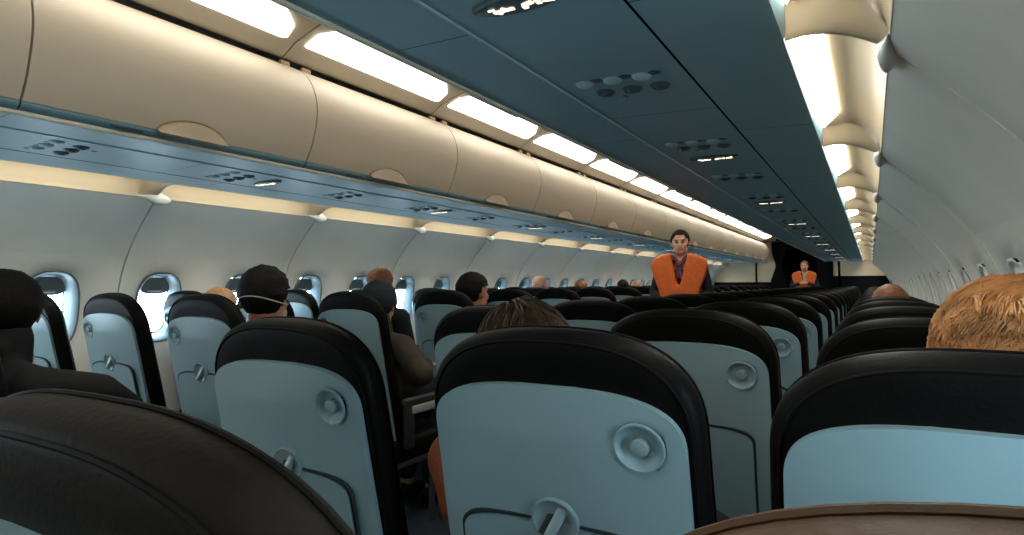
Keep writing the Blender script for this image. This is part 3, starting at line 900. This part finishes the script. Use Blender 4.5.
for nm, x, y, z, hr, rr in (('auburn', -1.745, 7.55, 1.13, 'hair_auburn', 10), ('black', -1.70, 9.03, 1.14, 'hair_black', 12), ('sandy', -1.72, 9.72, 1.135, 'hair_sandy', 13), ('grey', -1.72, 10.46, 1.13, 'hair_grey', 14)):
    seated('person', 'person with %s hair far ahead, head just above the window seat backs' % nm, (-1.70, seat_y(-1, rr)), (x, y, z), .2, hair=hr, top='navy', vox=.013, group=G, sh=.13, eo=.0)
seated('person', 'person with auburn hair just showing over the window seats along the near wall', (1.70, seat_y(1, 5)), (1.665, 4.04, 1.062), 0, hair='hair_auburn', top='navy', cap=dict(thick=.016, line=.06, sides=.03, nape=-.09), vox=.011, group=G, sh=.13, eo=0)

def attendant(label, loc, rz, scarf, head_yaw, hands_up=False, vox=.008, hair='hair_black', zs=1.0):
    root = empty('person', loc, label, 'person', 'cabin crew in orange vests', (0, 0, rz))
    hd = Vector((0, .03, 1.588))
    T = T_head(hd, head_yaw, -.06, .03)
    nb = Vector((0, -.0, 1.43)); ch = Vector((0, .0, 1.24)); pel = Vector((0, 0, .93))
    shl = [Vector((s*.175, -.01, 1.395)) for s in (-1, 1)]
    if hands_up: el = [Vector((s*.27, .06, 1.13)) for s in (-1, 1)]; wr = [Vector((s*.07, .26, 1.20)) for s in (-1, 1)]
    else: el = [Vector((s*.255, .0, 1.11)) for s in (-1, 1)]; wr = [Vector((s*.12, .20, 1.0)) for s in (-1, 1)]
    bm = bmesh.new(); head_lumps(bm, T)
    capsule(bm, T @ Vector((0, -.02, -.05)), .048, nb, .052)
    capsule(bm, nb+Vector((0, 0, -.03)), .07, ch, .115); capsule(bm, ch, .115, Vector((0, 0, 1.08)), .10); capsule(bm, Vector((0, 0, 1.08)), .10, pel, .135)
    for i, s in enumerate((-1, 1)):
        capsule(bm, nb+Vector((s*.04, 0, -.025)), .048, shl[i], .052); capsule(bm, shl[i], .048, el[i], .037); capsule(bm, el[i], .037, wr[i], .025)
        hand(bm, wr[i], (wr[i]-el[i])+Vector((-s*.1, 0, 0)), (-s, 0, -.3), s, .5, .95)
        kn = Vector((s*.09, .01, .49)); an = Vector((s*.09, -.02, .09))
        capsule(bm, Vector((s*.085, 0, .88)), .088, kn, .056); capsule(bm, kn, .054, an, .036); capsule(bm, an+Vector((0, -.02, -.045)), .034, an+Vector((0, .14, -.058)), .029)
    link_mesh('body', remesh(bm, vox), M['skin'], root)
    bm = bmesh.new()
    capsule(bm, nb+Vector((0, -.005, -.04)), .066, ch, .128); capsule(bm, ch, .128, Vector((0, 0, 1.08)), .113); capsule(bm, Vector((0, 0, 1.08)), .113, pel, .150)
    for i, s in enumerate((-1, 1)):
        capsule(bm, nb+Vector((s*.05, 0, -.04)), .055, shl[i], .064); capsule(bm, shl[i], .060, el[i], .049); capsule(bm, el[i], .048, wr[i]*.9+el[i]*.1, .036)
    capsule(bm, pel, .155, Vector((0, 0, .52)), .15)
    link_mesh('uniform', remesh(bm, .009, 3), M['uniform'], root)
    # puffed vest with open V neck
    bm = bmesh.new()
    def prism(poly, ya, yb):
        va = [bm.verts.new((x, ya(x) if callable(ya) else ya, z)) for x, z in poly]; vb = [bm.verts.new((x, yb(x) if callable(yb) else yb, z)) for x, z in poly]
        bm.faces.new(va); bm.faces.new(list(reversed(vb))); k = len(poly)
        for i in range(k): bm.faces.new((va[i], va[(i+1) % k], vb[(i+1) % k], vb[i]))
    for s in (-1, 1):
        prism([(s*x, z) for x, z in ((.082, 1.475), (.14, 1.465), (.225, 1.435), (.262, 1.375), (.235, 1.27), (.185, 1.14), (.165, 1.02), (.16, .96), (.0, .96), (.006, 1.185), (.02, 1.215))], .075, .175)
        prism([(s*x, z) for x, z in ((.052, 1.475), (.13, 1.468), (.21, 1.435), (.24, 1.37), (.21, 1.10), (.19, .98), (.0, .98), (.0, 1.44))], -.165, -.10)
        prism([(s*x, z) for x, z in ((.075, 1.485), (.13, 1.478), (.235, 1.432), (.225, 1.395), (.13, 1.44), (.075, 1.45))], -.15, .16)
        prism([(s*x, z) for x, z in ((.14, 1.12), (.17, 1.12), (.165, .97), (.13, .97))], -.15, .16)
    link_mesh('life_vest', remesh(bm, .010, 8), M['orange'], root)
    bm = bmesh.new()   # knotted scarf
    for s in (-1, 1):
        capsule(bm, Vector((s*.052, .01, 1.455)), .022, Vector((s*.012, .085, 1.385)), .020)
        capsule(bm, Vector((s*.010, .105, 1.37)), .020, Vector((s*.022-.005, .135, 1.25)), .016)
    capsule(bm, Vector((-.05, -.03, 1.465)), .022, Vector((.05, -.03, 1.465)), .022)
    ellip(bm, Vector((0, .11, 1.375)), (.026, .022, .026))
    link_mesh('scarf', remesh(bm, .007, 3), M[scarf], root)
    for s in (-1, 1):
        bm = bmesh.new(); an = Vector((s*.09, -.02, .09)); capsule(bm, an+Vector((0, -.025, -.042)), .043, an+Vector((0, .15, -.052)), .037); link('shoe', bm, M['blackcloth'], root)
    link('hair', hair_cap(T, thick=.013, line=.058, sides=.012, nape=-.06, amp=.002), M[hair], root)
    bm = bmesh.new(); ellip(bm, T @ Vector((0, -.125, .03)), (.04, .035, .04)); link('hair_bun', bm, M[hair], root)
    for s in (-1, 1):
        bm = bmesh.new(); ellip(bm, T @ Vector((s*.030, .0840, .004)), (.0125, .007, .0065), T.to_3x3(), 12, 8); link('eye', bm, M['eye'], root)
        bm = bmesh.new(); capsule(bm, T @ Vector((s*.016, .0885, .026)), .004, T @ Vector((s*.046, .078, .027)), .003); link('eyebrow', bm, M[hair], root)
    bm = bmesh.new(); capsule(bm, T @ Vector((-.022, .0885, -.060)), .0065, T @ Vector((.022, .0885, -.060)), .0065); link('mouth', bm, M['lips'], root)
    return root
attendant('crew member in orange vest and plum scarf standing in the aisle, dark hair pulled back', (0.0, 5.95, 0), PI+.12, 'plum', .08)
attendant('crew member in orange vest far down the aisle before the dark galley', (.25, 15.75, 0), PI, 'pale', -.1, True, .010, 'hair_auburn')

# ------------------------------------------------------------------ far end: partitions, galley, curtain
bm = bmesh.new()
YE = Y1
def pane_box(x0, x1, z0, z1, y, t, mi): box(bm, ((x0+x1)/2, y+t/2, (z0+z1)/2), (x1-x0, t, z1-z0), mi)
pane_box(.80, 2.05, 1.37, 2.4, YE, .05, 0); pane_box(.80, 2.05, 0, 1.37, YE, .05, 1)
pane_box(.45, .80, 0, 2.4, YE-.03, .08, 1)
pane_box(-2.05, -.46, 1.23, 2.4, YE, .05, 0); pane_box(-2.05, -.46, 0, 1.23, YE, .05, 1)
pane_box(-.9, .9, 0, 2.4, YE+1.6, .05, 1); pane_box(-.95, -.9, 0, 2.4, YE, 1.6, 1); pane_box(.9, .95, 0, 2.4, YE, 1.6, 1); pane_box(-.95, .95, 2.15, 2.2, YE+.02, 1.6, 1)
pane_box(-.46, .45, 2.02, 2.4, YE, .05, 1)
struct('wall_front', bm, [M['bulk'], M['black']], False)
root = empty('galley_curtain', (-.40, YE-.06, 0), 'dark curtain gathered with a tie at the aisle beside the galley', 'curtain')
bm = bmesh.new(); rows = []
for i in range(25):
    z = 2.22-(2.22-.15)*i/24; t = i/24
    w = .15*(1-.62*math.exp(-((z-1.62)/.22)**2)) if z > 1.62 else .057+.11*min(1, (1.62-z)/.35)
    dep = .03
    rows.append([(w*math.cos(2*PI*j/40)*(1+.06*math.cos(10*2*PI*j/40)), dep*math.sin(2*PI*j/40)*(1+.3*math.cos(9*2*PI*j/40)), z) for j in range(40)])
vs = grid(bm, rows, close_u=True); bm.faces.new(vs[0]); bm.faces.new(vs[-1]); link('curtain_cloth', bm, M['curtain'], root)
bm = bmesh.new(); lathe(bm, [(.066, -.025), (.072, 0), (.066, .025)], (0, 0, 1.62), 'Z', 24, sx=1); link('tie_band', bm, M['black'], root)
bm = bmesh.new(); tube(bm, [(-.35, 0, 2.235), (.35, 0, 2.235)], .012, 8); link('curtain_rail', bm, M['seatframe'], root)

# ------------------------------------------------------------------ world and camera
w = bpy.data.worlds.new('World'); SC.world = w; w.use_nodes = True
bg = w.node_tree.nodes['Background']; bg.inputs['Color'].default_value = (.6, .75, 1, 1); bg.inputs['Strength'].default_value = .1
cam = bpy.data.cameras.new('camera'); co = bpy.data.objects.new('camera', cam); COL.objects.link(co)
co.location = (CX, 0, CZ); cam.sensor_width = 36; cam.sensor_fit = 'HORIZONTAL'; cam.lens = 36*620/1024; cam.clip_start = .01
yaw, pitch, roll = math.radians(30.07), math.radians(1.52), math.radians(-.15)
co.rotation_euler = (Matrix.Rotation(yaw, 3, 'Z') @ Matrix.Rotation(PI/2+pitch, 3, 'X') @ Matrix.Rotation(roll, 3, 'Z')).to_euler()
SC.camera = co
SC.view_settings.view_transform = 'Standard'; SC.view_settings.look = 'None'; SC.view_settings.gamma = 1
SC.view_settings.use_curve_mapping = False
SC.view_settings.exposure = 0.35
SC.cycles.max_bounces = 8; SC.cycles.diffuse_bounces = 5
